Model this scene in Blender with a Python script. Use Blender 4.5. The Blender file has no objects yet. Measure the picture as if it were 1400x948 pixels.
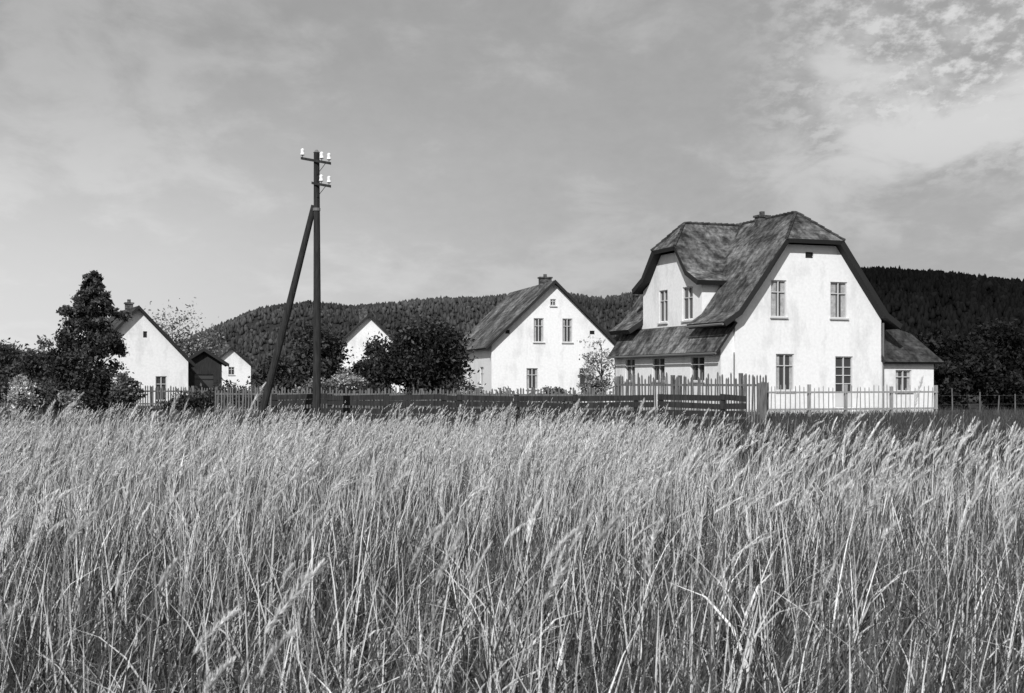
import bpy, bmesh, math, random
import numpy as np
from mathutils import Vector
random.seed(7)
rng = np.random.default_rng(11)
scene = bpy.context.scene
try:
    scene.view_settings.view_transform = 'Standard'
    scene.view_settings.look = 'None'
    scene.view_settings.exposure = 0
except Exception:
    pass

# ------------------------------------------------------------------ materials
def new_mat(name):
    m = bpy.data.materials.new(name); m.use_nodes = True
    nt = m.node_tree
    for n in list(nt.nodes): nt.nodes.remove(n)
    return m, nt, nt.nodes.new('ShaderNodeOutputMaterial')

def mat_noise(name, lo, hi, scale=3.0, rough=0.9, stretch=(1,1,1), detail=6, bump=0.3, courses=None, spec=0.2, c0=0.3, c1=0.7, fine=None, patchy=None):
    m, nt, out = new_mat(name)
    N, L = nt.nodes, nt.links
    b = N.new('ShaderNodeBsdfPrincipled'); b.inputs['Roughness'].default_value = rough
    b.inputs['Specular IOR Level'].default_value = spec
    tc = N.new('ShaderNodeTexCoord'); mp = N.new('ShaderNodeMapping')
    mp.inputs['Scale'].default_value = stretch
    L.new(tc.outputs['Object'], mp.inputs['Vector'])
    no = N.new('ShaderNodeTexNoise'); no.inputs['Scale'].default_value = scale
    no.inputs['Detail'].default_value = detail; no.inputs['Roughness'].default_value = 0.65
    L.new(mp.outputs[0], no.inputs['Vector'])
    cr = N.new('ShaderNodeValToRGB')
    cr.color_ramp.elements[0].position = c0; cr.color_ramp.elements[1].position = c1
    cr.color_ramp.elements[0].color = (lo, lo, lo, 1); cr.color_ramp.elements[1].color = (hi, hi, hi, 1)
    L.new(no.outputs['Fac'], cr.inputs[0])
    col = cr.outputs[0]; hsrc = no.outputs['Fac']
    def rng_noise(sc, det, f0, f1, t0, t1):
        n3 = N.new('ShaderNodeTexNoise'); n3.inputs['Scale'].default_value = sc; n3.inputs['Detail'].default_value = det
        L.new(tc.outputs['Object'], n3.inputs['Vector'])
        r = N.new('ShaderNodeMapRange'); r.inputs['From Min'].default_value = f0; r.inputs['From Max'].default_value = f1
        r.inputs['To Min'].default_value = t0; r.inputs['To Max'].default_value = t1
        L.new(n3.outputs['Fac'], r.inputs['Value']); return r.outputs[0]
    def scale_col(c, f):
        mx = N.new('ShaderNodeVectorMath'); mx.operation = 'SCALE'; L.new(c, mx.inputs[0]); L.new(f, mx.inputs['Scale']); return mx.outputs[0]
    if courses:
        sx = N.new('ShaderNodeSeparateXYZ'); L.new(tc.outputs['Object'], sx.inputs[0])
        m1 = N.new('ShaderNodeMath'); m1.operation = 'MULTIPLY'; m1.inputs[1].default_value = 1.0/courses
        L.new(sx.outputs['Z'], m1.inputs[0])
        fr = N.new('ShaderNodeMath'); fr.operation = 'FRACT'; L.new(m1.outputs[0], fr.inputs[0])
        mr = N.new('ShaderNodeMapRange'); mr.inputs['From Min'].default_value = 0.0; mr.inputs['From Max'].default_value = 0.3
        mr.inputs['To Min'].default_value = 0.75; mr.inputs['To Max'].default_value = 1.0
        L.new(fr.outputs[0], mr.inputs['Value'])
        mm = N.new('ShaderNodeMath'); mm.operation = 'MULTIPLY'
        L.new(mr.outputs[0], mm.inputs[0]); L.new(rng_noise(5.0, 3, .35, .65, .6, 1.35), mm.inputs[1])
        col = scale_col(col, mm.outputs[0]); hsrc = mm.outputs[0]
    if patchy: col = scale_col(col, rng_noise(patchy, 3, .38, .62, .55, 1.3))
    if fine: col = scale_col(col, rng_noise(fine, 4, .3, .7, .93, 1.04))
    L.new(col, b.inputs['Base Color'])
    bp = N.new('ShaderNodeBump'); bp.inputs['Strength'].default_value = bump; bp.inputs['Distance'].default_value = 0.05
    L.new(hsrc, bp.inputs['Height']); L.new(bp.outputs[0], b.inputs['Normal'])
    L.new(b.outputs[0], out.inputs[0])
    return m

def mat_plain(name, v, rough=0.6, spec=0.3):
    m, nt, out = new_mat(name)
    b = nt.nodes.new('ShaderNodeBsdfPrincipled'); b.inputs['Base Color'].default_value = (v, v, v, 1)
    b.inputs['Roughness'].default_value = rough; b.inputs['Specular IOR Level'].default_value = spec
    nt.links.new(b.outputs[0], out.inputs[0]); return m

def mat_leaf(name, scale=1.0, trans=0.25):
    m, nt, out = new_mat(name); N, L = nt.nodes, nt.links
    at = N.new('ShaderNodeAttribute'); at.attribute_name = 'shade'
    mu = N.new('ShaderNodeVectorMath'); mu.operation = 'SCALE'; mu.inputs['Scale'].default_value = scale
    L.new(at.outputs['Color'], mu.inputs[0])
    d = N.new('ShaderNodeBsdfDiffuse'); t = N.new('ShaderNodeBsdfTranslucent')
    L.new(mu.outputs[0], d.inputs[0]); L.new(mu.outputs[0], t.inputs[0])
    mx = N.new('ShaderNodeMixShader'); mx.inputs[0].default_value = trans
    L.new(d.outputs[0], mx.inputs[1]); L.new(t.outputs[0], mx.inputs[2]); L.new(mx.outputs[0], out.inputs[0])
    return m

M_wall = mat_noise('white_plaster', 0.62, 0.82, scale=.8, stretch=(1,1,.4), bump=0.04, c0=.3, c1=.5, fine=7)
M_wall2 = mat_noise('aged_plaster', 0.55, 0.78, scale=1.1, stretch=(1,1,.4), bump=0.05, c0=.3, c1=.6, fine=6)
M_roof = mat_noise('slate_roof', 0.035, 0.20, scale=.9, stretch=(1.8,1.8,.4), bump=0.5, courses=.22, c0=.38, c1=.64, patchy=.45)
M_roofd = mat_noise('dark_roof', 0.02, 0.08, scale=1.3, stretch=(1.2,1.2,.5), bump=0.5, courses=.22, c0=.35, c1=.7)
M_trim = mat_plain('trim_and_verge_shade', 0.02, .7)
M_frame = mat_plain('window_paint', 0.55, .5)
M_glass = mat_plain('window_glass', 0.05, .08, .5)
M_curt = mat_noise('lace_curtain', 0.25, 0.5, scale=5, bump=0)
M_wood = mat_noise('weathered_wood', 0.05, 0.20, scale=6, stretch=(3,3,.3), bump=0.3)
M_woodk = mat_noise('dark_wood', 0.035, 0.13, scale=6, stretch=(3,3,.3), bump=0.3)
M_woodl = mat_noise('pale_wood', 0.18, 0.42, scale=6, stretch=(3,3,.3), bump=0.3)
M_woodd = mat_noise('tarred_wood', 0.012, 0.045, scale=6, stretch=(3,3,.3), bump=0.3)
M_brick = mat_noise('chimney_brick', 0.05, 0.14, scale=5, bump=0.5, courses=.09)
M_porc = mat_plain('porcelain', 0.85, .25, .5)
M_steel = mat_plain('galvanised_steel', 0.15, .5)
M_bark = mat_noise('bark', 0.04, 0.11, scale=6, stretch=(3,3,.5), bump=0.6)
M_leaf = mat_leaf('leaf', 1.0, .25)
M_grass = mat_leaf('grass_blade', 1.0, .25)

# ------------------------------------------------------------------ helpers
def empty(name, loc=(0,0,0), rot=0):
    e = bpy.data.objects.new(name, None); e.empty_display_size = .3
    scene.collection.objects.link(e); e.location = loc; e.rotation_euler = (0,0,rot); return e

def mesh_obj(name, verts, faces, mats, parent=None, midx=None):
    me = bpy.data.meshes.new(name); me.from_pydata([tuple(v) for v in verts], [], faces)
    for m in (mats if isinstance(mats, (list, tuple)) else [mats]): me.materials.append(m)
    if midx is not None: me.polygons.foreach_set('material_index', midx)
    me.update()
    o = bpy.data.objects.new(name, me); scene.collection.objects.link(o)
    if parent: o.parent = parent
    return o

class MB:
    def __init__(s): s.v = []; s.f = []; s.m = []
    def add(s, vs, fs, m=0):
        o = len(s.v); s.v += [tuple(v) for v in vs]
        for f in fs: s.f.append(tuple(i+o for i in f)); s.m.append(m)
    def box(s, a, b, m=0, fn=None):
        x0,y0,z0 = a; x1,y1,z1 = b
        vs = [(x0,y0,z0),(x1,y0,z0),(x1,y1,z0),(x0,y1,z0),(x0,y0,z1),(x1,y0,z1),(x1,y1,z1),(x0,y1,z1)]
        if fn: vs = [fn(*v) for v in vs]
        s.add(vs, [(0,3,2,1),(4,5,6,7),(0,1,5,4),(1,2,6,5),(2,3,7,6),(3,0,4,7)], m)
    def tube(s, pts, rad, n=8, m=0):
        pts = [Vector(p) for p in pts]; rings = []
        for i, p in enumerate(pts):
            d = (pts[min(i+1, len(pts)-1)] - pts[max(i-1, 0)]).normalized()
            if i == 0: a = d.orthogonal().normalized()
            else: a = (pa - d*pa.dot(d)).normalized()
            b = d.cross(a); pa = a
            rings.append([p + (a*math.cos(t)+b*math.sin(t))*rad[i] for t in [2*math.pi*k/n for k in range(n)]])
        vs = [v for r in rings for v in r]; fs = []
        for i in range(len(pts)-1):
            for k in range(n):
                fs.append((i*n+k, i*n+(k+1)%n, (i+1)*n+(k+1)%n, (i+1)*n+k))
        fs.append(tuple(range(n))[::-1]); fs.append(tuple((len(pts)-1)*n+k for k in range(n)))
        s.add(vs, fs, m)
    def obj(s, name, mats, parent=None, recalc=True):
        o = mesh_obj(name, s.v, s.f, mats, parent, s.m)
        if recalc:
            bm = bmesh.new(); bm.from_mesh(o.data); bmesh.ops.recalc_face_normals(bm, faces=bm.faces); bm.to_mesh(o.data); bm.free()
        return o

def prism(name, prof, axis, a, b, mat, parent):
    n = len(prof); vs = []
    for e in (a, b):
        for (p, z) in prof: vs.append((p, e, z) if axis == 'y' else (e, p, z))
    fs = [tuple(range(n)), tuple(range(n, 2*n))[::-1]] + [(i, (i+1)%n, n+(i+1)%n, n+i) for i in range(n)]
    mb = MB(); mb.add(vs, fs); return mb.obj(name, mat, parent)

def plane_fn(kind, off):
    if kind == 'front': return lambda a, n, z: (a, off - n, z)
    if kind == 'left': return lambda a, n, z: (off - n, a, z)
    if kind == 'right': return lambda a, n, z: (off + n, a, z)

def cut(body, boxes):
    mb = MB()
    for (a, b, fn) in boxes: mb.box(a, b, 0, fn)
    c = mb.obj('cutter', M_wall)
    c.parent = body.parent
    md = body.modifiers.new('b', 'BOOLEAN'); md.operation = 'DIFFERENCE'; md.solver = 'EXACT'; md.object = c
    bpy.context.view_layer.update()
    dg = bpy.context.evaluated_depsgraph_get()
    me = bpy.data.meshes.new_from_object(body.evaluated_get(dg))
    body.modifiers.clear(); body.data = me
    bpy.data.objects.remove(c, do_unlink=True)

def add_windows(parent, body, wins):
    boxes = []
    for i, (kind, off, ac, z0, z1, w, style) in enumerate(wins):
        fn = plane_fn(kind, off); a0, a1 = ac-w/2, ac+w/2
        boxes.append(((a0, -.16, z0), (a1, .1, z1), fn))
        mb = MB(); t = .055
        if style == 'vent':
            mb.box((a0,-.155,z0),(a1,-.12,z1),1,fn)
            for k in range(3):
                zz = z0+(z1-z0)*(k+.5)/3; mb.box((a0,-.12,zz-.02),(a1,-.06,zz+.02),2,fn)
        else:
            mb.box((a0+.01,-.155,z0+.01),(a1-.01,-.13,z1-.01),1,fn)
            for (p, q, r, s_) in ((a0,a0+t,z0,z1),(a1-t,a1,z0,z1),(a0+t,a1-t,z0,z0+t),(a0+t,a1-t,z1-t,z1)):
                mb.box((p+.002,-.128,r+.002),(q-.002,-.05,s_-.002),0,fn)
            mb.box((ac-.025,-.127,z0+t),(ac+.025,-.055,z1-t),0,fn)
            zc = z0+(z1-z0)*.68
            if style != 'door':
                mb.box((a0+t,-.126,zc-.02),(ac-.026,-.06,zc+.02),0,fn); mb.box((ac+.026,-.126,zc-.02),(a1-t,-.06,zc+.02),0,fn)
                mb.box((a0-.06,-.02,z0-.07),(a1+.06,.09,z0-.004),0,fn)
            if style == 'door':
                mb.box((a0+t,-.1265,z0+t),(ac-.031,-.07,z0+.95),0,fn); mb.box((ac+.031,-.1265,z0+t),(a1-t,-.07,z0+.95),0,fn)
                for zz in (1.35,1.75,2.15):
                    mb.box((a0+t,-.1262,z0+zz),(a1-t,-.075,z0+zz+.04),0,fn)
            if style in ('curtain', 'half'):
                ww = (a1-a0)*(.34 if style == 'curtain' else .2)
                mb.box((a0+t,-.1292,z0+t),(a0+t+ww,-.1275,z1-t),3,fn); mb.box((a1-t-ww*.7,-.1292,z0+t),(a1-t,-.1275,z1-t),3,fn)
        mb.obj('door' if style == 'door' else 'window_%d' % (i+1), [M_frame, M_glass, M_trim, M_curt, M_wood], parent)
    if body: cut(body, boxes)

def roof_sheet(name, faces, mat, parent, th=.16):
    bm = bmesh.new()
    for f in faces:
        try: bm.faces.new([bm.verts.new(v) for v in f])
        except Exception: pass
    bmesh.ops.remove_doubles(bm, verts=bm.verts, dist=.001)
    for f in bm.faces:
        f.normal_update()
        if f.normal.z < 0: f.normal_flip()
    me = bpy.data.meshes.new(name); bm.to_mesh(me); bm.free(); me.materials.append(mat); me.materials.append(M_trim)
    o = bpy.data.objects.new(name, me); scene.collection.objects.link(o); o.parent = parent
    md = o.modifiers.new('s', 'SOLIDIFY'); md.thickness = th; md.offset = -1; md.material_offset_rim = 1; md.material_offset = 1  # dark rim and underside: verge boards, with overhang shadow put into their colour
    return o

def chimney(parent, x, y, z0, z1, w=.5, d=.5):
    mb = MB(); mb.box((x-w/2,y-d/2,z0),(x+w/2,y+d/2,z1)); mb.box((x-w/2-.06,y-d/2-.06,z1),(x+w/2+.06,y+d/2+.06,z1+.1))
    mb.box((x-.1,y-.1,z1+.1),(x+.1,y+.1,z1+.3)); mb.obj('chimney', M_brick, parent)

# ------------------------------------------------------------------ villa (#79)
def villa():
    E = empty('half_hipped_villa', (10.46, 60, 0), math.radians(20))
    C = 4.07
    prof = [(0,0),(8.14,0),(8.14,4.55),(7.0,6.1),(5.58,8.08),(2.56,8.08),(1.14,6.1),(0,4.55)]
    body = prism('walls', prof, 'y', 0, 12, M_wall, E)
    add_windows(E, body, [('front',0,2.35,4.6,6.35,.85,'curtain'),('front',0,5.7,4.6,6.35,.95,'curtain'),
        ('front',0,2.7,1.1,2.85,1.0,'half'),('front',0,6.0,.06,2.75,1.0,'door'),('front',0,4.05,7.45,7.75,.45,'vent')])
    d = prism('dormer_walls', [(3.2,3.6),(9.8,3.6),(9.8,6.38),(9.0,6.75),(7.75,8.15),(5.25,8.15),(4.0,6.75),(3.2,6.38)], 'x', -.02, 3.0, M_wall, E)
    add_windows(E, d, [('left',-.02,7.4,4.6,6.3,1.0,'win'),('left',-.02,4.7,4.6,6.3,1.1,'win')])
    v = prism('veranda_walls', [(-.7,0),(.1,0),(.1,4.15),(-.7,3.12)], 'y', .12, 11.9, M_wall, E)
    add_windows(E, v, [('left',-.7,2.4,1.55,2.75,1.4,'win'),('left',-.7,6.6,1.55,2.75,1.4,'win'),('left',-.7,10.0,1.55,2.75,1.2,'win')])
    P = [(0,9.8),(1.6,8.3),(3.0,6.4),(4.15,4.85),(4.97,4.32)]
    y0, y1 = -.5, 12.4; F = []
    for s in (-1, 1):
        X = lambda h: C + s*h
        F.append([(C,1.2,9.8),(C,10.8,9.8),(X(1.6),y1,8.3),(X(1.6),y0,8.3)])
        for k in range(1, 4):
            (h0,z0),(h1,z1) = P[k], P[k+1]
            for (a,b) in ([(y0,y1)] if (s == 1 or k < 2) else [(y0,3.15),(9.85,y1)]):
                F.append([(X(h0),a,z0),(X(h0),b,z0),(X(h1),b,z1),(X(h1),a,z1)])
    F.append([(C-1.6,y0,8.3),(C+1.6,y0,8.3),(C,1.2,9.8)]); F.append([(C-1.6,y1,8.3),(C+1.6,y1,8.3),(C,10.8,9.8)])
    roof_sheet('main_roof', F, M_roof, E, .26)
    P = [(0,9.74),(1.3,8.38),(2.55,7.05),(3.75,6.5)]; F = []; V = 6.5
    for s in (-1, 1):
        Y = lambda h: V + s*h
        F.append([(.75,V,9.74),(4.0,V,9.74),(4.0,Y(1.3),8.38),(-.5,Y(1.3),8.38)])
        for k in (1,2):
            F.append([(-.5,Y(P[k][0]),P[k][1]),(4.0,Y(P[k][0]),P[k][1]),(4.0,Y(P[k+1][0]),P[k+1][1]),(-.5,Y(P[k+1][0]),P[k+1][1])])
    F.append([(-.5,V-1.3,8.38),(-.5,V+1.3,8.38),(.75,V,9.74)])
    roof_sheet('dormer_roof', F, M_roof, E, .26)
    roof_sheet('pent_roof', [[(-1.08,-.12,2.93),(-1.08,12.1,2.93),(-.03,12.1,4.36),(-.03,-.12,4.36)]], M_roof, E, .12)
    l = prism('lean_to_walls', [(8.1,0),(11.3,0),(11.3,2.5),(8.1,2.5)], 'y', .06, 7, M_wall, E)
    add_windows(E, l, [('front',.06,9.5,1.05,2.1,.95,'half')])
    f0, f1 = (8.145,-.3,2.5), (11.65,-.3,2.5); t0, t1 = (8.145,1.3,4.72), (10.9,1.3,3.95)
    b0, b1 = (8.145,7.3,2.5), (11.65,7.3,2.5); u0, u1 = (8.145,6,4.72), (10.9,6,3.95)
    roof_sheet('lean_to_roof', [[f0,f1,t1,t0],[t0,t1,u1,u0],[u0,u1,b1,b0],[f1,b1,u1,t1]], M_roofd, E, .14)
    mb = MB()
    for k in range(3): mb.box((5.3,-.35-.3*k,0),(6.7,-.05-.3*k-.003,.3-.1*k))
    mb.obj('door_steps', M_wall2, E)
    mb = MB()
    mb.tube([(8.22,-.06,4.4),(8.22,-.06,.1)],[.05,.05],6); mb.tube([(-.1,-.07,2.9),(-.1,-.07,.1)],[.03,.03],6)
    mb.tube([(-.93,-.5,4.2),(-.93,3.1,4.2)],[.06,.06],6); mb.tube([(-1.1,-.12,2.85),(-1.1,12.1,2.85)],[.05,.05],6)
    mb.obj('gutters_and_downpipes', M_steel, E)
    chimney(E, C-.1, 4.2, 9.0, 9.9, .6, .45)
    mb = MB()
    for a, b in (((C,1.2,9.82),(C,10.8,9.82)),((.75,6.5,9.76),(4,6.5,9.76)),((C,1.2,9.82),(C-1.6,-.5,8.32)),((C,1.2,9.82),(C+1.6,-.5,8.32)),((.75,6.5,9.76),(-.5,5.2,8.4)),((.75,6.5,9.76),(-.5,7.8,8.4)),((1.05,3.15,6.45),(4.0,6.35,9.8))):
        a = Vector(a); b = Vector(b); n = int((b-a).length/.35)
        for k in range(n):
            p = a.lerp(b, k/n); q = a.lerp(b, (k+1.08)/n); mb.tube([p+Vector((0,0,-.02)), q+Vector((0,0,.01))],[.07,.085],6)
    mb.obj('ridge_tiles', M_roofd, E)
villa()

def gable_house(name, loc, rot, w, dep, ez, rz, wins, wall, roof, chim=None, oh=.35, over_e=.45):
    E = empty(name, loc, math.radians(rot)); c = w/2
    body = prism('walls', [(0,0),(w,0),(w,ez-.12),(c,rz-.16),(0,ez-.12)], 'y', 0, dep, wall, E)
    add_windows(E, body, list(wins))
    sl = (rz-ez)/c; F = []
    for s in (-1,1):
        F.append([(c,-oh,rz),(c,dep+oh,rz),(c+s*(c+over_e),dep+oh,ez-sl*over_e*.8),(c+s*(c+over_e),-oh,ez-sl*over_e*.8)])
    roof_sheet('roof', F, roof, E, .12)
    mb = MB()
    for s in (-1,1):
        e = (c+s*(c+over_e+.02)); ze = ez-sl*over_e*.8
        mb.add([(c,-oh-.03,rz+.03),(c,-oh-.03,rz-.2),(e,-oh-.03,ze-.2),(e,-oh-.03,ze+.03),(c,-oh+.02,rz+.03),(c,-oh+.02,rz-.2),(e,-oh+.02,ze-.2),(e,-oh+.02,ze+.03)],
               [(0,1,2,3),(4,5,6,7),(0,1,5,4),(1,2,6,5),(2,3,7,6),(3,0,4,7)])
    mb.obj('bargeboards', M_trim, E)
    if chim: chimney(E, *chim)
    return E

gable_house('gabled_farmhouse', (-1.36, 85, 0), 14, 8.6, 12, 4.1, 8.3,
  [('front',0,3.25,4.15,5.75,.7,'half'),('front',0,5.25,4.15,5.75,.7,'half'),('front',0,4.25,6.6,7.05,.4,'win'),
   ('front',0,2.8,1.0,2.4,.8,'half'),('front',0,6.6,1.3,2.4,1.0,'win'),('front',0,1.1,4.7,4.95,.3,'vent'),('front',0,7.0,4.7,4.95,.35,'vent'),
   ('left',0,3,1.2,2.5,1.1,'win'),('left',0,7,1.2,2.5,1.1,'win')], M_wall, M_roof, (4.3,2.2,7.2,8.6,.8,.5))
gable_house('white_cottage', (-26.5, 79.6, 0), 26, 6.3, 9, 2.9, 6.3,
  [('front',0,4.6,.3,1.85,.7,'win'),('front',0,2.2,.9,1.9,.6,'win'),('front',0,3.6,4.3,4.7,.25,'vent')], M_wall, M_roofd, (2.9,1.8,5.4,6.5,.45,.45))
gable_house('hillside_cottage', (-15.6, 110, 0), 10, 6.6, 9, 4.0, 7.3,
  [('front',0,3.3,3.7,4.8,.6,'win')], M_wall, M_roofd, (3.0,4,6.0,7.8,.7,.6))
gable_house('distant_cottage', (-34.0, 145, 0), 22, 4.4, 9, 3.4, 5.4,
  [('front',0,2.2,2.2,3.1,.7,'win')], M_wall, M_roofd, (2.2,4,4.2,5.9,.6,.6))
gable_house('timber_barn', (-21.4, 84, 0), 14, 2.3, 6, 2.9, 3.7, [('front',0,1.15,.05,2.0,1.2,'vent')], M_woodd, M_roofd, None)

# ------------------------------------------------------------------ telegraph pole
def pole():
    E = empty('telegraph_pole', (-6.87, 45, 0))
    mb = MB(); mb.tube([(0,0,-.2),(0.02,0,4),(0,0,9.62)],[.15,.13,.1],12)
    mb.tube([(-2.15,.5,-.1),(-1.1,.3,3.9),(-.1,.05,7.75)],[.14,.125,.1],12)
    mb.obj('pole_and_strut', M_woodd, E)
    mb = MB()
    for z, a0, a1 in ((9.3,-.55,.66),(8.5,-.1,.66)):
        r = math.radians(-25); ca, sa = math.cos(r), math.sin(r)
        fn = lambda x,y,zz: (x*ca-(y-.13)*sa, x*sa+(y-.13)*ca, zz-.22*x)
        mb.box((a0,-.04,z-.045),(a1,.04,z+.045),0,fn)
        for x in ([-.5,.3,.6] if z > 9 else [.28,.6]):
            p = fn(x,0,z); zz = p[2]; mb.tube([(p[0],p[1],zz),(p[0],p[1],zz+.16)],[.012,.012],6,0)
            mb.tube([(p[0],p[1],zz+.1),(p[0],p[1],zz+.13),(p[0],p[1],zz+.22),(p[0],p[1],zz+.31),(p[0],p[1],zz+.35)],[.04,.08,.06,.07,.025],10,1)
        p=fn(.45,0,z); mb.tube([(p[0],p[1]-.03,p[2]-.05),(.02,-.1,z-.5)],[.012,.012],5,0)
    mb.obj('crossarms_and_insulators', [M_woodd, M_porc], E)
    mb = MB(); mb.tube([(0,0,7.55),(0,0,7.65)],[.135,.135],12); mb.tube([(0,0,9.6),(0,0,9.7)],[.12,.03],12); mb.obj('bands', M_steel, E)
pole()

# ------------------------------------------------------------------ fences
def picket_fence(name, pts, h, mat, spacing=.13, pw=.06, post=2.4, jit=.03, rails=(.25,.8), miss=.03, lean_s=.012):
    E = empty(name); mb = MB()
    for i in range(len(pts)-1):
        a = Vector((*pts[i],0)); b = Vector((*pts[i+1],0)); L = (b-a).length; d = (b-a)/L; n = Vector((-d.y,d.x,0))
        fn = lambda x,y,z: tuple(a + d*x + n*y + Vector((0,0,z)))
        k = 0.0
        while k < L-.02:
            hh = h*(1+random.uniform(-jit,jit)); lean = random.gauss(0,lean_s); w2 = pw*random.uniform(.8,1.1)
            if random.random() > miss:
                vs = []
                for yy in (-.035,-.012):
                    vs += [fn(k,yy,.05),fn(k+w2,yy,.05),fn(k+w2+lean,yy,hh-.06),fn(k+w2/2+lean,yy,hh),fn(k+lean,yy,hh-.06)]
                mb.add(vs,[(0,1,2,3,4),(9,8,7,6,5),(0,1,6,5),(1,2,7,6),(2,3,8,7),(3,4,9,8),(4,0,5,9)])
            k += spacing*random.uniform(.92,1.08)
        for r in rails: mb.box((0,-.01,h*r-.04),(L,.03,h*r+.04),0,fn)
        k = 0
        while k <= L:
            ph = h*random.uniform(.98,1.06); mb.box((k,.031,0),(k+.12,.15,ph),0,fn); k += post
    mb.obj('pickets_and_rails', mat, E, False); return E

picket_fence('picket_fence', [(-13,56),(-1.5,52.5),(4.2,50.5)], 1.25, M_wood, .15, .07, jit=.07, lean_s=.025)
picket_fence('garden_fence', [(3.9,48.2),(6.0,46.5),(8.9,44.5)], 1.78, M_wood, .11, .06, jit=.07, lean_s=.035)
picket_fence('villa_fence', [(10.6,54.5),(14.6,56),(19.2,57.7)], 1.34, M_woodl, .24, .035, jit=.06, miss=.08, lean_s=.03)
picket_fence('villa_fence', [(8.9,44.5),(10.6,54.5)], 1.5, M_wood, .17, .035, post=5)
picket_fence('cottage_fence', [(-30,69),(-22,70),(-12.5,68)], 1.25, M_wood, .15, .07, jit=.06)
E = empty('wire_fence'); mb = MB(); a = Vector((19.4,57.8,0)); b = Vector((34,63,0)); d = (b-a).normalized()
k = 0.6
while k < (b-a).length:
    p = a+d*k; l = random.gauss(0,.05); mb.tube([(p.x,p.y,0),(p.x+l,p.y,1.05+random.uniform(-.2,.2))],[.035,.028],6); k += random.uniform(.8,2.2)
for z in (.5,.9): mb.tube([a+Vector((0,0,z)), b+Vector((0,0,z))],[.004,.004],4)
mb.obj('posts_and_wires', M_wood, E)

def board_fence(name, pts, h, mat):
    E = empty(name); mb = MB()
    for i in range(len(pts)-1):
        a = Vector((*pts[i],0)); b = Vector((*pts[i+1],0)); L = (b-a).length; d = (b-a)/L; n = Vector((-d.y,d.x,0))
        k = 0
        while k < L:
            seg = min(2.2, L-k)
            for j, zz in enumerate((.22,.48,.74,.97)):
                s0, s1 = random.gauss(0,.03), random.gauss(0,.03)
                fn = lambda x,y,z: tuple(a + d*(k+x) + n*y + Vector((0,0,z + (s0*(seg-x)+s1*x)/seg)))
                mb.box((0,-.03,h*zz-.10),(seg-.01,0,h*zz+.09),0,fn)
            fn2 = lambda x,y,z: tuple(a + d*(k+x) + n*y + Vector((0,0,z)))
            mb.box((0,.002,0),(.14,.14,h*1.08),0,fn2)
            k += seg
    mb.obj('boards_and_posts', mat, E, False)
board_fence('board_fence', [(-9.0,48),(-2,46.5),(4.9,44)], 1.0, M_woodd)
board_fence('board_fence', [(4.9,43),(7.6,41.5)], 1.05, M_woodd)

# ------------------------------------------------------------------ numpy mesh
def np_mesh(name, verts, quads, tris, shade, mats, parent=None):
    me = bpy.data.meshes.new(name)
    nv = len(verts); nq = len(quads); ntr = len(tris)
    me.vertices.add(nv); me.vertices.foreach_set('co', np.ascontiguousarray(verts, dtype=np.float32).ravel())
    loops = np.concatenate([quads.ravel(), tris.ravel()]).astype(np.int32)
    me.loops.add(len(loops)); me.loops.foreach_set('vertex_index', loops)
    me.polygons.add(nq+ntr)
    st = np.concatenate([np.arange(nq)*4, nq*4+np.arange(ntr)*3]).astype(np.int32)
    me.polygons.foreach_set('loop_start', st)
    me.update(calc_edges=True); me.validate()
    at = me.attributes.new('shade', 'FLOAT', 'POINT'); at.data.foreach_set('value', np.ascontiguousarray(shade, dtype=np.float32))
    for m in mats: me.materials.append(m)
    o = bpy.data.objects.new(name, me); scene.collection.objects.link(o)
    if parent: o.parent = parent
    return o

# ------------------------------------------------------------------ trees
def leaf_quads(cent, size, shade, r):
    n = len(cent)
    a = r.normal(size=(n,3)); a /= np.linalg.norm(a,axis=1,keepdims=True)
    b = r.normal(size=(n,3)); b -= a*(a*b).sum(1,keepdims=True); b /= np.linalg.norm(b,axis=1,keepdims=True)
    s = size*r.uniform(.6,1.4,size=(n,1))
    v = np.stack([cent-a*s, cent+b*s*.5, cent+a*s, cent-b*s*.5], axis=1).reshape(-1,3)
    q = np.arange(n*4).reshape(n,4)
    return v, q, np.repeat(shade,4)

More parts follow.
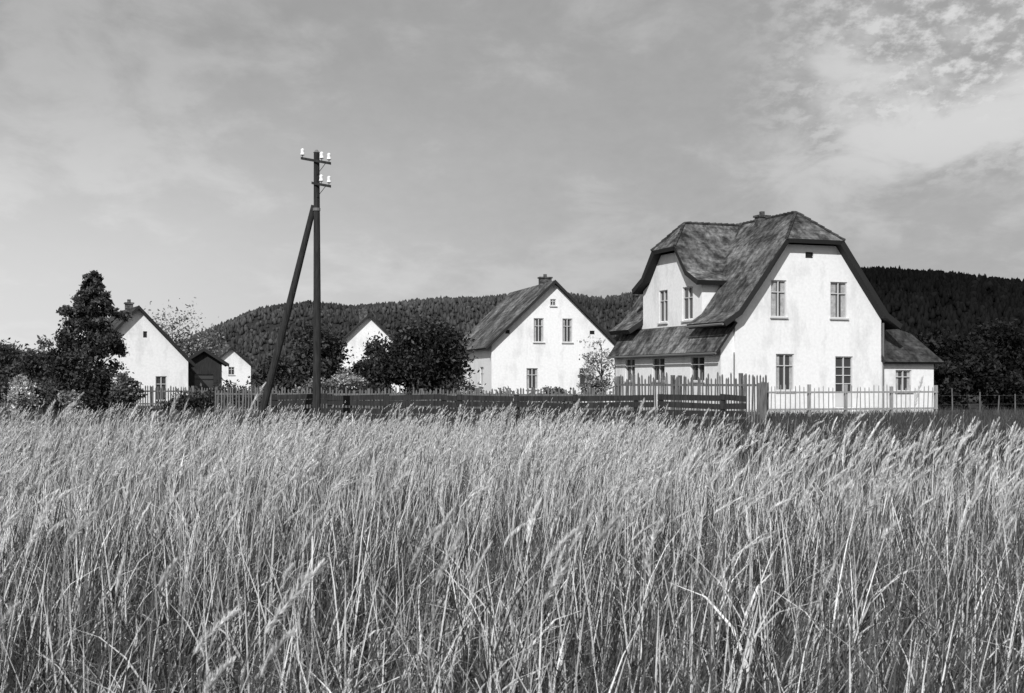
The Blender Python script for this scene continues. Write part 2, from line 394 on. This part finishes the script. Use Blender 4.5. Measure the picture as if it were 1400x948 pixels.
def tree(name, loc, h, w, kind='round', nc=70, nl=90, leaf=.11, tone=.07, seed=1, dz=1.0, base=.2, tops=1, spread=.5):
    r = np.random.default_rng(seed); E = empty(name, loc); R = w/2
    mb = MB()
    th = h*.85
    bend = r.normal(0,.03*h,2)
    mb.tube([(0,0,-.1),(bend[0]*.3,bend[1]*.3,th*.4),(bend[0],bend[1],th)],[.035*h*.6+.03,.022*h*.6+.02,.02],8)
    cs = []
    while len(cs) < nc:
        if kind == 'round':
            p = r.normal(size=3); p /= np.linalg.norm(p); rr = r.uniform(.35,1)**.6
            lump = 1+.22*math.sin(3*p[0]+seed)+.2*math.sin(4*p[2]+2*p[1]+seed*2)
            p = p*rr*lump
            z = h*(base+(1-base)*(.5+.5*p[2]*.9)); cs.append((p[0]*R*.85, p[1]*R*.85*dz, z, (h*(1-base)+w)*.06))
        elif kind == 'cone':
            t = r.uniform(0,1)**1.25; ang = r.uniform(0,2*math.pi)
            lay = .75+.3*math.sin(t*26+ang*1.0)
            rad = R*((1-t)**.75)*lay*r.uniform(.35,1.0)**.5*(1+.25*math.sin(2*ang+seed))
            cs.append((rad*math.cos(ang), rad*math.sin(ang)*dz, h*(base+(1-base)*t), .045*h*(1.15-t)+.05))
        elif kind == 'ragged':
            t = r.uniform(0,1)**1.05; ang = r.uniform(0,2*math.pi)
            env = float(np.interp(t, [0,.15,.4,.6,.75,.88,1.0], [.85,1.0,.98,.82,.6,.33,.06]))
            rad = R*env*(.85+.18*math.sin(t*23+ang*2+seed)+.14*math.sin(3*ang+t*9))*r.uniform(.1,1.0)**.5
            cs.append((rad*math.cos(ang)+R*.12*t, rad*math.sin(ang), h*(base+(1-base)*t)-.12*rad, .05*h*(1.15-t)*.9+.05))
        elif kind == 'hedge':
            x = r.uniform(-R,R); hh = h*(.75+.25*math.sin(x*1.1+seed)+.15*math.sin(x*2.7+seed*3)); cs.append((x, r.uniform(-.5,.5)*dz, r.uniform(.1,1)*hh, .4))
    for (x,y,z,cr) in cs[::4]:
        z0 = max(.15*h, z - .5*math.hypot(x,y) - .12*h) if kind != 'hedge' else 0.0
        sx = bend[0]*z0/th if kind != 'hedge' else x*.9
        mb.tube([(sx,bend[1]*z0/th,z0),((x+sx)/2,y/2,(z+z0)/2+.04*h),(x,y,z)],[.012*h*.6+.015,.03,.01],5)
    mb.obj('trunk_and_limbs', M_bark, E)
    C = np.array(cs)
    idx = np.repeat(np.arange(nc), nl)
    g = r.normal(size=(len(idx),3)); g[:,2] *= .7
    cent = C[idx,:3] + g*C[idx,3:4]*spread*1.4
    cent[:,2] = np.maximum(cent[:,2], .03)
    cl = r.uniform(.4,1.8,nc)
    sh = tone*cl[idx]*r.uniform(.4,1.7,len(idx))
    v,q,s = leaf_quads(cent, leaf, sh, r)
    np_mesh('crown', v, q, np.zeros((0,3),int), s, [M_leaf], E)
    return E

tree('spruce_tree', (-19.9,60,0), 6.7, 4.3, 'ragged', 230, 120, .09, .065, 3, base=.04)
tree('deciduous_tree', (-26.6,66,0), 3.9, 3.2, 'round', 60, 110, .10, .06, 5, base=.05)
tree('deciduous_tree', (-24.3,64,0), 2.9, 2.6, 'round', 50, 110, .10, .08, 6, base=.02)
tree('deciduous_tree', (-30,70,0), 4.2, 4, 'round', 60, 110, .12, .06, 7, base=.05)
tree('flowering_shrub', (-21.4,56,0), 1.8, 1.5, 'round', 24, 60, .07, .4, 8, base=.05)
tree('flowering_shrub', (-19.2,56,0), 1.3, 1.2, 'round', 22, 60, .07, .25, 9, base=.05)
tree('garden_shrub', (-17.4,58,0), 2.1, 1.3, 'round', 36, 60, .08, .10, 10, base=.05)
tree('birch_tree', (-26.6,100,0), 7.4, 4.4, 'round', 50, 50, .12, .22, 11, base=.15, spread=.9)
tree('birch_tree', (-24.9,101,0), 5.6, 3.0, 'round', 40, 50, .12, .18, 12, base=.15, spread=.9)
tree('apple_tree', (-5.4,74,0), 5.1, 5.4, 'round', 160, 120, .12, .04, 13, base=.05)
tree('apple_tree', (-8.3,76,0), 3.6, 3.0, 'round', 70, 110, .12, .055, 14, base=.03)
tree('apple_tree', (-11.0,73,0), 4.6, 3.2, 'round', 80, 120, .12, .045, 15, base=.03)
tree('apple_tree', (-13.4,76,0), 3.2, 3.2, 'round', 80, 110, .12, .055, 16, base=.02)
tree('lilac_bush', (-8.9,68,0), 2.3, 2.4, 'round', 44, 70, .09, .25, 17, base=.03)
tree('lilac_bush', (-10.4,66,0), 1.7, 2.0, 'round', 36, 70, .08, .2, 18, base=.03)
tree('hedge', (-9.5,63,0), 1.4, 15, 'hedge', 130, 80, .09, .06, 19, dz=1)
tree('hedge', (-1.5,60,0), 1.0, 9, 'hedge', 80, 70, .09, .09, 20, dz=1)
tree('pear_tree', (5.3,76,0), 3.9, 2.6, 'round', 40, 30, .09, .28, 21, base=.15)
tree('garden_shrub', (4.6,72,0), 2.0, 1.7, 'round', 36, 50, .08, .22, 22, base=.05)
tree('garden_shrub', (2.4,74,0), 1.3, 1.6, 'round', 30, 60, .09, .12, 23, base=.05)
tree('hedge', (28.5,70,0), 3.0, 15, 'hedge', 170, 90, .13, .022, 24, dz=2)
tree('deciduous_tree', (27.5,85,0), 5.0, 6, 'round', 90, 100, .16, .018, 25, base=.02)
tree('deciduous_tree', (33,88,0), 5.5, 7, 'round', 90, 100, .16, .018, 26, base=.02)
tree('deciduous_tree', (39,86,0), 5.0, 7, 'round', 90, 100, .16, .018, 27, base=.02)
tree('hedge', (-37,84,0), 2.4, 12, 'hedge', 120, 70, .13, .07, 28, dz=1.5)
tree('deciduous_tree', (-41,110,0), 4.6, 8, 'round', 70, 80, .2, .08, 29, base=.02)
tree('deciduous_tree', (-50,112,0), 5.2, 9, 'round', 70, 80, .2, .08, 30, base=.02)
tree('hedge', (-16,125,0), 2.6, 18, 'hedge', 150, 60, .2, .08, 31, dz=3)

# ------------------------------------------------------------------ forested hills
def hill(name, D, prof, W, ntree, tone, th, seed, var=1.0):
    r = np.random.default_rng(seed)
    px = np.array([p[0] for p in prof], float); py = np.array([p[1] for p in prof], float)
    xs = (px-700)/1750*D; hs = (520-py)/1750*D + 1.6 - th*.6
    X = np.linspace(xs[0], xs[-1], 160); Y = np.linspace(D-W, D+W, 40)
    def H(x,y):
        b = np.interp(x, xs, hs)
        t = np.clip(1-np.abs((y-D)/W),0,1); t = t*t*(3-2*t)
        n = 2.5*np.sin(x*.021+1)*np.sin(y*.017)+1.5*np.sin(x*.05+y*.031)
        return np.maximum(b,0)*t + n*t*(1-t)*3 - .5
    gx, gy = np.meshgrid(X, Y); z = H(gx, gy)
    v = np.stack([gx,gy,z],-1).reshape(-1,3); nx = len(X)
    i = np.arange(len(Y)-1)[:,None]*nx + np.arange(nx-1)[None,:]; i = i.ravel()
    q = np.stack([i,i+1,i+nx+1,i+nx],1)
    ph = (1+5**.5)/2
    ico = np.array([(-1,ph,0),(1,ph,0),(-1,-ph,0),(1,-ph,0),(0,-1,ph),(0,1,ph),(0,-1,-ph),(0,1,-ph),(ph,0,-1),(ph,0,1),(-ph,0,-1),(-ph,0,1)])/1.9
    icf = np.array([(0,11,5),(0,5,1),(0,1,7),(0,7,10),(0,10,11),(1,5,9),(5,11,4),(11,10,2),(10,7,6),(7,1,8),(3,9,4),(3,4,2),(3,2,6),(3,6,8),(3,8,9),(4,9,5),(2,4,11),(6,2,10),(8,6,7),(9,8,1)])
    tx = r.uniform(xs[0],xs[-1],ntree); ty = D + W*(r.uniform(-.95,.2,ntree))
    tz = H(tx,ty); k = tz > 1.0; tx,ty,tz = tx[k],ty[k],tz[k]; n = len(tx)
    sc = th*r.uniform(.6,1.2,n)
    con = r.uniform(size=n) < .85
    V = ico[None]*(1+r.normal(0,.2,(n,12,1)))
    taper = np.where(con[:,None], np.clip(1-.6*V[:,:,2],.12,1.7), 1)
    rx = np.where(con,.26,.38)*sc
    P = np.stack([V[:,:,0]*taper*rx[:,None]+tx[:,None], V[:,:,1]*taper*rx[:,None]+ty[:,None], V[:,:,2]*(np.where(con,.55,.4)*sc)[:,None]+(tz+sc*.35)[:,None]],-1)
    o = len(v); T = (icf[None]+ (np.arange(n)*12)[:,None,None]+o).reshape(-1,3)
    big = 1+.35*np.sin(tx*.02+1.5*np.sin(ty*.013))*np.sin(ty*.03+tx*.008)
    sh = np.concatenate([np.full(o,tone*.6), np.repeat(tone*big*np.where(con,.85,1.1)*(1+var*r.uniform(-.5,.6,n)),12)])
    np_mesh(name, np.concatenate([v,P.reshape(-1,3)]), q, T, sh, [M_leaf])
hill('forested_hill', 1300, [(-700,519),(-300,512),(100,506),(230,490),(275,471),(320,444),(370,421),(430,413),(480,419),(520,417),(560,412),(610,408),(660,408),(740,398),(820,408),(870,400),(950,395),(1100,400),(1300,420),(1600,470),(1900,519)], 420, 34000, .075, 6.0, 41, .6)  # far ridge: distance haze is put into the lighter tree tone
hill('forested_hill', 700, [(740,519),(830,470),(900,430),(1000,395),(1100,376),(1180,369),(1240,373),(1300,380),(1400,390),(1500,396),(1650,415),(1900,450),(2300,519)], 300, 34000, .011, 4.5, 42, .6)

# ------------------------------------------------------------------ ground
M_ground = mat_noise('meadow_soil', 0.015, 0.05, scale=1.3, bump=0.8, detail=10)
mb = MB(); S = 5000
mb.add([(-S,-200,0),(S,-200,0),(S,S,0),(-S,S,0)],[(0,1,2,3)]); mb.obj('ground', M_ground)

# ------------------------------------------------------------------ grass
def patch(x, y):
    return (np.sin(x*.9+1.3*np.sin(y*.5))*.5+np.sin(y*.7+x*.35+2)*.5+np.sin(x*2.3-y*1.7)*.3)/1.3
GV, GQ, GS = [], [], []
off = 0
def push(v, q, s):
    global off
    GV.append(v.reshape(-1,3)); GQ.append(q+off); GS.append(s.ravel()); off += v.reshape(-1,3).shape[0]
def sample(n, d0, d1, margin=1.6):
    d = np.sqrt(rng.uniform(d0*d0, d1*d1, n)); x = rng.uniform(-1,1,n)*(.45*d+margin); return x, d
def strips(x, y, L, th0, bend, az, width, seg, shade, z0=0, wp=.7, tipbright=1.0, base_w=.6):
    n = len(x); dirx, diry = np.cos(az), np.sin(az)
    pts = np.zeros((n,seg+1,3)); pts[:,0,0]=x; pts[:,0,1]=y; pts[:,0,2]=z0
    for i in range(seg):
        t = (i+.5)/seg; a = th0 + bend*t**1.5; st = L/seg
        pts[:,i+1,0] = pts[:,i,0]+st*np.sin(a)*dirx; pts[:,i+1,1] = pts[:,i,1]+st*np.sin(a)*diry; pts[:,i+1,2] = pts[:,i,2]+st*np.cos(a)
    pts[:,:,2] = np.maximum(pts[:,:,2], .01)
    sa = az+math.pi/2+rng.normal(0,.7,n)
    side = np.stack([np.cos(sa),np.sin(sa),np.zeros(n)],-1)
    t = np.linspace(0,1,seg+1); prof = np.minimum(base_w+t*2,1)*(1-t)**wp; prof[-1] = .06
    w = width[:,None]*prof[None]*.5
    v = np.stack([pts-side[:,None]*w[...,None], pts+side[:,None]*w[...,None]],2)
    b = (np.arange(n)*(seg+1)*2)[:,None] + (np.arange(seg)*2)[None]; b = b.ravel()
    q = np.stack([b,b+1,b+3,b+2],1)
    s = shade[:,None,None]*(1+(tipbright-1)*t)[None,:,None]*np.ones((1,1,2))
    push(v,q,s)
    a = th0+bend
    return pts[:,-1], np.stack([np.sin(a)*dirx,np.sin(a)*diry,np.cos(a)],-1)
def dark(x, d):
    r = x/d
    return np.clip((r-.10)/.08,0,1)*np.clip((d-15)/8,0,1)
def tall(d):
    return 1-.36*np.clip((d-6)/16,0,1)
def clump_sample(n, d0, d1, per=14, rad=.09):
    m = n//per; cx, cd = sample(m, d0, d1); i = np.repeat(np.arange(m), per); n = len(i)
    return cx[i]+rng.normal(0,rad,n), cd[i]+rng.normal(0,rad,n), i

for (d0,d1,n,seg,wm) in ((1.5,5,19000,6,.0100),(5,10,32000,5,.0110),(10,21,62000,3,.014),(21,38,66000,2,.022)):
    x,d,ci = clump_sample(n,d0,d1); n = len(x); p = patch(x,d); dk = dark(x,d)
    m = ci.max()+1; ctone = rng.uniform(size=m)[ci]; caz = rng.uniform(0,6.28,m)[ci]; ch = rng.uniform(.55,1.15,m)[ci]
    L = rng.uniform(.35,.95,n)*ch*(1+.2*p)*(1-.3*dk)*tall(d)
    az = caz+rng.normal(0,1.0,n); k2 = rng.uniform(size=n)<.4; az = np.where(k2, rng.normal(0,.8,n), az)
    th = np.abs(rng.normal(.14,.18,n)); bend = np.abs(rng.normal(.6,.6,n))
    fl = rng.uniform(size=n) < (.24 + .2*((x<.3)&(d<7))); bend = np.where(fl, rng.uniform(1.3,2.7,n), bend)
    bright = rng.uniform(size=n) < np.clip(.09+.34*(ctone>.70)+.12*p + .10*((x<0)&(d<8)) - .06*((x>.3)&(d<9)) + .06*np.clip((d-9)/8,0,1), .03, .75)
    base = np.where(bright, rng.uniform(.45,.82,n), rng.uniform(.025,.13,n)*(1+.7*np.clip((d-10)/12,0,1)))
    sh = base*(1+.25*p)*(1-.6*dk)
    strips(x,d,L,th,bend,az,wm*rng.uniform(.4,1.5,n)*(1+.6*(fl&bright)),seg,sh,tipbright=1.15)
# flowering stems with loose plumes, growing in groups of differing height
for (d0,d1,n,seg,ns,sw) in ((3.0,6,260,6,170,.0017),(6,12,1700,5,100,.0026),(12,22,3600,4,38,.0045),(22,37.5,4300,3,16,.0075)):
    x,d,ci = clump_sample(n,d0,d1,per=4,rad=.16); n = len(x); p = patch(x*.7+3,d*.6); dk = dark(x,d)
    m = ci.max()+1; cL = rng.normal(0,.12,m)[ci]; caz = rng.normal(0,.7,m)[ci]; cth = np.abs(rng.normal(.08,.12,m))[ci]
    k = (rng.uniform(size=n) < (.6+.7*p)*(1-.85*dk)); x,d,p,dk,cL,caz,cth = [q_[k] for q_ in (x,d,p,dk,cL,caz,cth)]; n = len(x)
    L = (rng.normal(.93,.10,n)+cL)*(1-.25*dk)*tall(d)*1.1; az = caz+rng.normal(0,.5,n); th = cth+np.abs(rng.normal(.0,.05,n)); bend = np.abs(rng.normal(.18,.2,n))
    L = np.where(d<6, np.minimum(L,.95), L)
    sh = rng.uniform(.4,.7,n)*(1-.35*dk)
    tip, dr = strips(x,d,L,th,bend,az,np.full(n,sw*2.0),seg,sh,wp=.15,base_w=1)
    HL = rng.uniform(.11,.25,n); HR = HL*rng.uniform(.07,.12,n); hs = rng.uniform(.6,.88,n)*(1-.3*dk)
    dr2 = dr + np.stack([np.full(n,.15),np.zeros(n),np.zeros(n)],-1)*rng.uniform(-.5,2.0,(n,1)); dr2 /= np.linalg.norm(dr2,axis=1,keepdims=True)
    up = np.tile(np.array([0,1.0,0.0]),(n,1)); a = np.cross(dr2,up); a/=np.linalg.norm(a,axis=1,keepdims=True); b = np.cross(dr2,a)
    tt = rng.uniform(0,1,(n,ns)); ang = rng.uniform(0,2*math.pi,(n,ns))
    loose = rng.uniform(.8,1.9,n)
    rad = (np.sin(np.clip(tt*.85+.1,0,1)*math.pi)**.7)*(HR*loose)[:,None]*rng.uniform(.4,1.2,(n,ns))
    droop = (rng.uniform(0,.05,n)[:,None]*tt**2)[...,None]*np.array([1.0,0,-.7])
    cx = tip[:,None]-dr2[:,None]*.01+dr2[:,None]*(tt*HL[:,None])[...,None]+droop
    rv = a[:,None]*np.cos(ang)[...,None]+b[:,None]*np.sin(ang)[...,None]
    c1 = cx + rv*rad[...,None] + dr2[:,None]*(.022+.010*(sw/.0025))
    ls = .0014 + .6*sw*.8
    perp = np.cross(rv, dr2[:,None]*np.ones_like(rv)); mid = (cx+c1)/2
    v = np.stack([cx, mid+perp*ls, c1, mid-perp*ls],2)
    nq = n*ns; q = np.arange(nq*4).reshape(nq,4)
    push(v,q,np.repeat((hs[:,None]*rng.uniform(.6,1.15,(n,ns))).ravel(),4))
# dry stalks, some broken and leaning
n=3600; x,d = sample(n,1.8,14)
th = np.abs(rng.normal(.14,.18,n)); bg_ = rng.uniform(size=n)<.16; th = np.where(bg_, rng.uniform(.4,1.05,n), th)
strips(x,d,rng.uniform(.45,.95,n),th,np.abs(rng.normal(.1,.15,n)),rng.uniform(0,6.28,n),rng.uniform(.004,.010,n),4,rng.uniform(.45,.8,n),wp=.2,base_w=1)
# low turf between fences and houses
n=60000; d = rng.uniform(37,66,n); x = rng.uniform(-.5,.5,n)*d; p = patch(x,d)
strips(x,d,rng.uniform(.12,.38,n),np.abs(rng.normal(.1,.2,n)),np.abs(rng.normal(.4,.4,n)),rng.uniform(0,6.28,n),np.full(n,.03),1,rng.uniform(.03,.14,n)*(1+.3*p))
np_mesh('tall_grass', np.concatenate(GV), np.concatenate(GQ), np.zeros((0,3),int), np.concatenate(GS), [M_grass])

# ------------------------------------------------------------------ light and sky
el = math.radians(38); hx, hy = -.3, -.954
S = Vector((hx*math.cos(el), hy*math.cos(el), math.sin(el)))
ld = bpy.data.lights.new('sun', 'SUN'); ld.energy = 4.3; ld.angle = math.radians(.5); ld.color = (1, 1, 1)
lo = bpy.data.objects.new('sun', ld); scene.collection.objects.link(lo); lo.rotation_euler = S.to_track_quat('Z','Y').to_euler(); lo.location = (0,-20,40)

w = bpy.data.worlds.new('World'); scene.world = w; w.use_nodes = True
nt = w.node_tree; N, L = nt.nodes, nt.links
for n_ in list(N): N.remove(n_)
out = N.new('ShaderNodeOutputWorld'); bg = N.new('ShaderNodeBackground'); bg.inputs['Strength'].default_value = 0.08
sky = N.new('ShaderNodeTexSky'); sky.sky_type = 'NISHITA'; sky.sun_disc = False; sky.sun_elevation = el; sky.sun_rotation = math.atan2(hx, hy)
bw = N.new('ShaderNodeRGBToBW'); L.new(sky.outputs[0], bw.inputs[0])
def math_(op, a=None, b=None, c=None, clamp=False):
    m = N.new('ShaderNodeMath'); m.operation = op; m.use_clamp = clamp
    for i, x_ in enumerate((a,b,c)):
        if x_ is None: continue
        if isinstance(x_, (int,float)): m.inputs[i].default_value = x_
        else: L.new(x_, m.inputs[i])
    return m.outputs[0]
tc = N.new('ShaderNodeTexCoord'); sp = N.new('ShaderNodeSeparateXYZ'); L.new(tc.outputs['Generated'], sp.inputs[0])
def smooth(v, a, b, lo_=0., hi_=1.):
    m = N.new('ShaderNodeMapRange'); m.interpolation_type = 'SMOOTHSTEP'
    m.inputs['From Min'].default_value = a; m.inputs['From Max'].default_value = b; m.inputs['To Min'].default_value = lo_; m.inputs['To Max'].default_value = hi_
    L.new(v, m.inputs['Value']); return m.outputs[0]
den = math_('ADD', sp.outputs['Z'], .30)
cx = math_('DIVIDE', sp.outputs['X'], den); cy = math_('DIVIDE', sp.outputs['Y'], den)
cb = N.new('ShaderNodeCombineXYZ'); L.new(cx, cb.inputs[0]); L.new(cy, cb.inputs[1])
def noise(scale, detail, rough, stretch=(1,1,1), loc=(0,0,0), dist=0):
    mp = N.new('ShaderNodeMapping'); mp.inputs['Scale'].default_value = stretch; mp.inputs['Location'].default_value = loc
    L.new(cb.outputs[0], mp.inputs[0]); n_ = N.new('ShaderNodeTexNoise'); n_.inputs['Scale'].default_value = scale
    n_.inputs['Detail'].default_value = detail; n_.inputs['Roughness'].default_value = rough; n_.inputs['Distortion'].default_value = dist
    L.new(mp.outputs[0], n_.inputs['Vector']); return n_.outputs['Fac']
big = noise(2.0, 5, .5, (1,.8,1), (2.3,.7,0), .2)
fine = noise(6.5, 9, .62, (1,.8,1), (5,1,0), .3)
mott = noise(30, 6, .62, (1,.75,1), (1,8,0), .0)
mright = math_('MULTIPLY', smooth(sp.outputs['X'], .12, .30), smooth(sp.outputs['Z'], .09, .19))
core = math_('MULTIPLY', smooth(sp.outputs['X'], .14, .30), smooth(sp.outputs['Z'], .12, .20))
comb = math_('ADD', math_('MULTIPLY', big, .6), math_('MULTIPLY', fine, .4))
cl1 = math_('MULTIPLY', smooth(math_('ADD', comb, math_('MULTIPLY', mright, .07)), .49, .62), math_('ADD', math_('MULTIPLY', mright, .55), .22), clamp=True)
cl2 = math_('MULTIPLY', math_('MULTIPLY', core, smooth(math_('ADD', math_('MULTIPLY', mott, .6), math_('MULTIPLY', comb, .4)), .42, .58)), .85)
haze = math_('MULTIPLY', smooth(sp.outputs['X'], .20, -.42), smooth(sp.outputs['Z'], .27, .02), clamp=True)
amt = math_('ADD', math_('MAXIMUM', cl1, cl2), math_('MULTIPLY', haze, .95), clamp=True)
clear = math_('MULTIPLY', math_('POWER', bw.outputs[0], .26), 3.35)
clear = math_('MULTIPLY', clear, math_('ADD', .82, math_('ADD', math_('MULTIPLY', fine, .20), math_('MULTIPLY', mott, .14))))
mixv = N.new('ShaderNodeMix'); mixv.data_type = 'FLOAT'
L.new(amt, mixv.inputs[0]); L.new(clear, mixv.inputs[2]); mixv.inputs[3].default_value = 9.3
L.new(mixv.outputs[0], bg.inputs['Color']); L.new(bg.outputs[0], out.inputs[0])

# ------------------------------------------------------------------ camera
cd = bpy.data.cameras.new('camera'); cd.sensor_width = 36; cd.lens = 45.0; cd.shift_y = 46/1400; cd.clip_end = 12000; cd.clip_start = .05
cd.dof.use_dof = True; cd.dof.focus_distance = 28; cd.dof.aperture_fstop = 11
co = bpy.data.objects.new('camera', cd); scene.collection.objects.link(co); co.location = (0,0,1.6); co.rotation_euler = (math.radians(90),0,0)
scene.camera = co
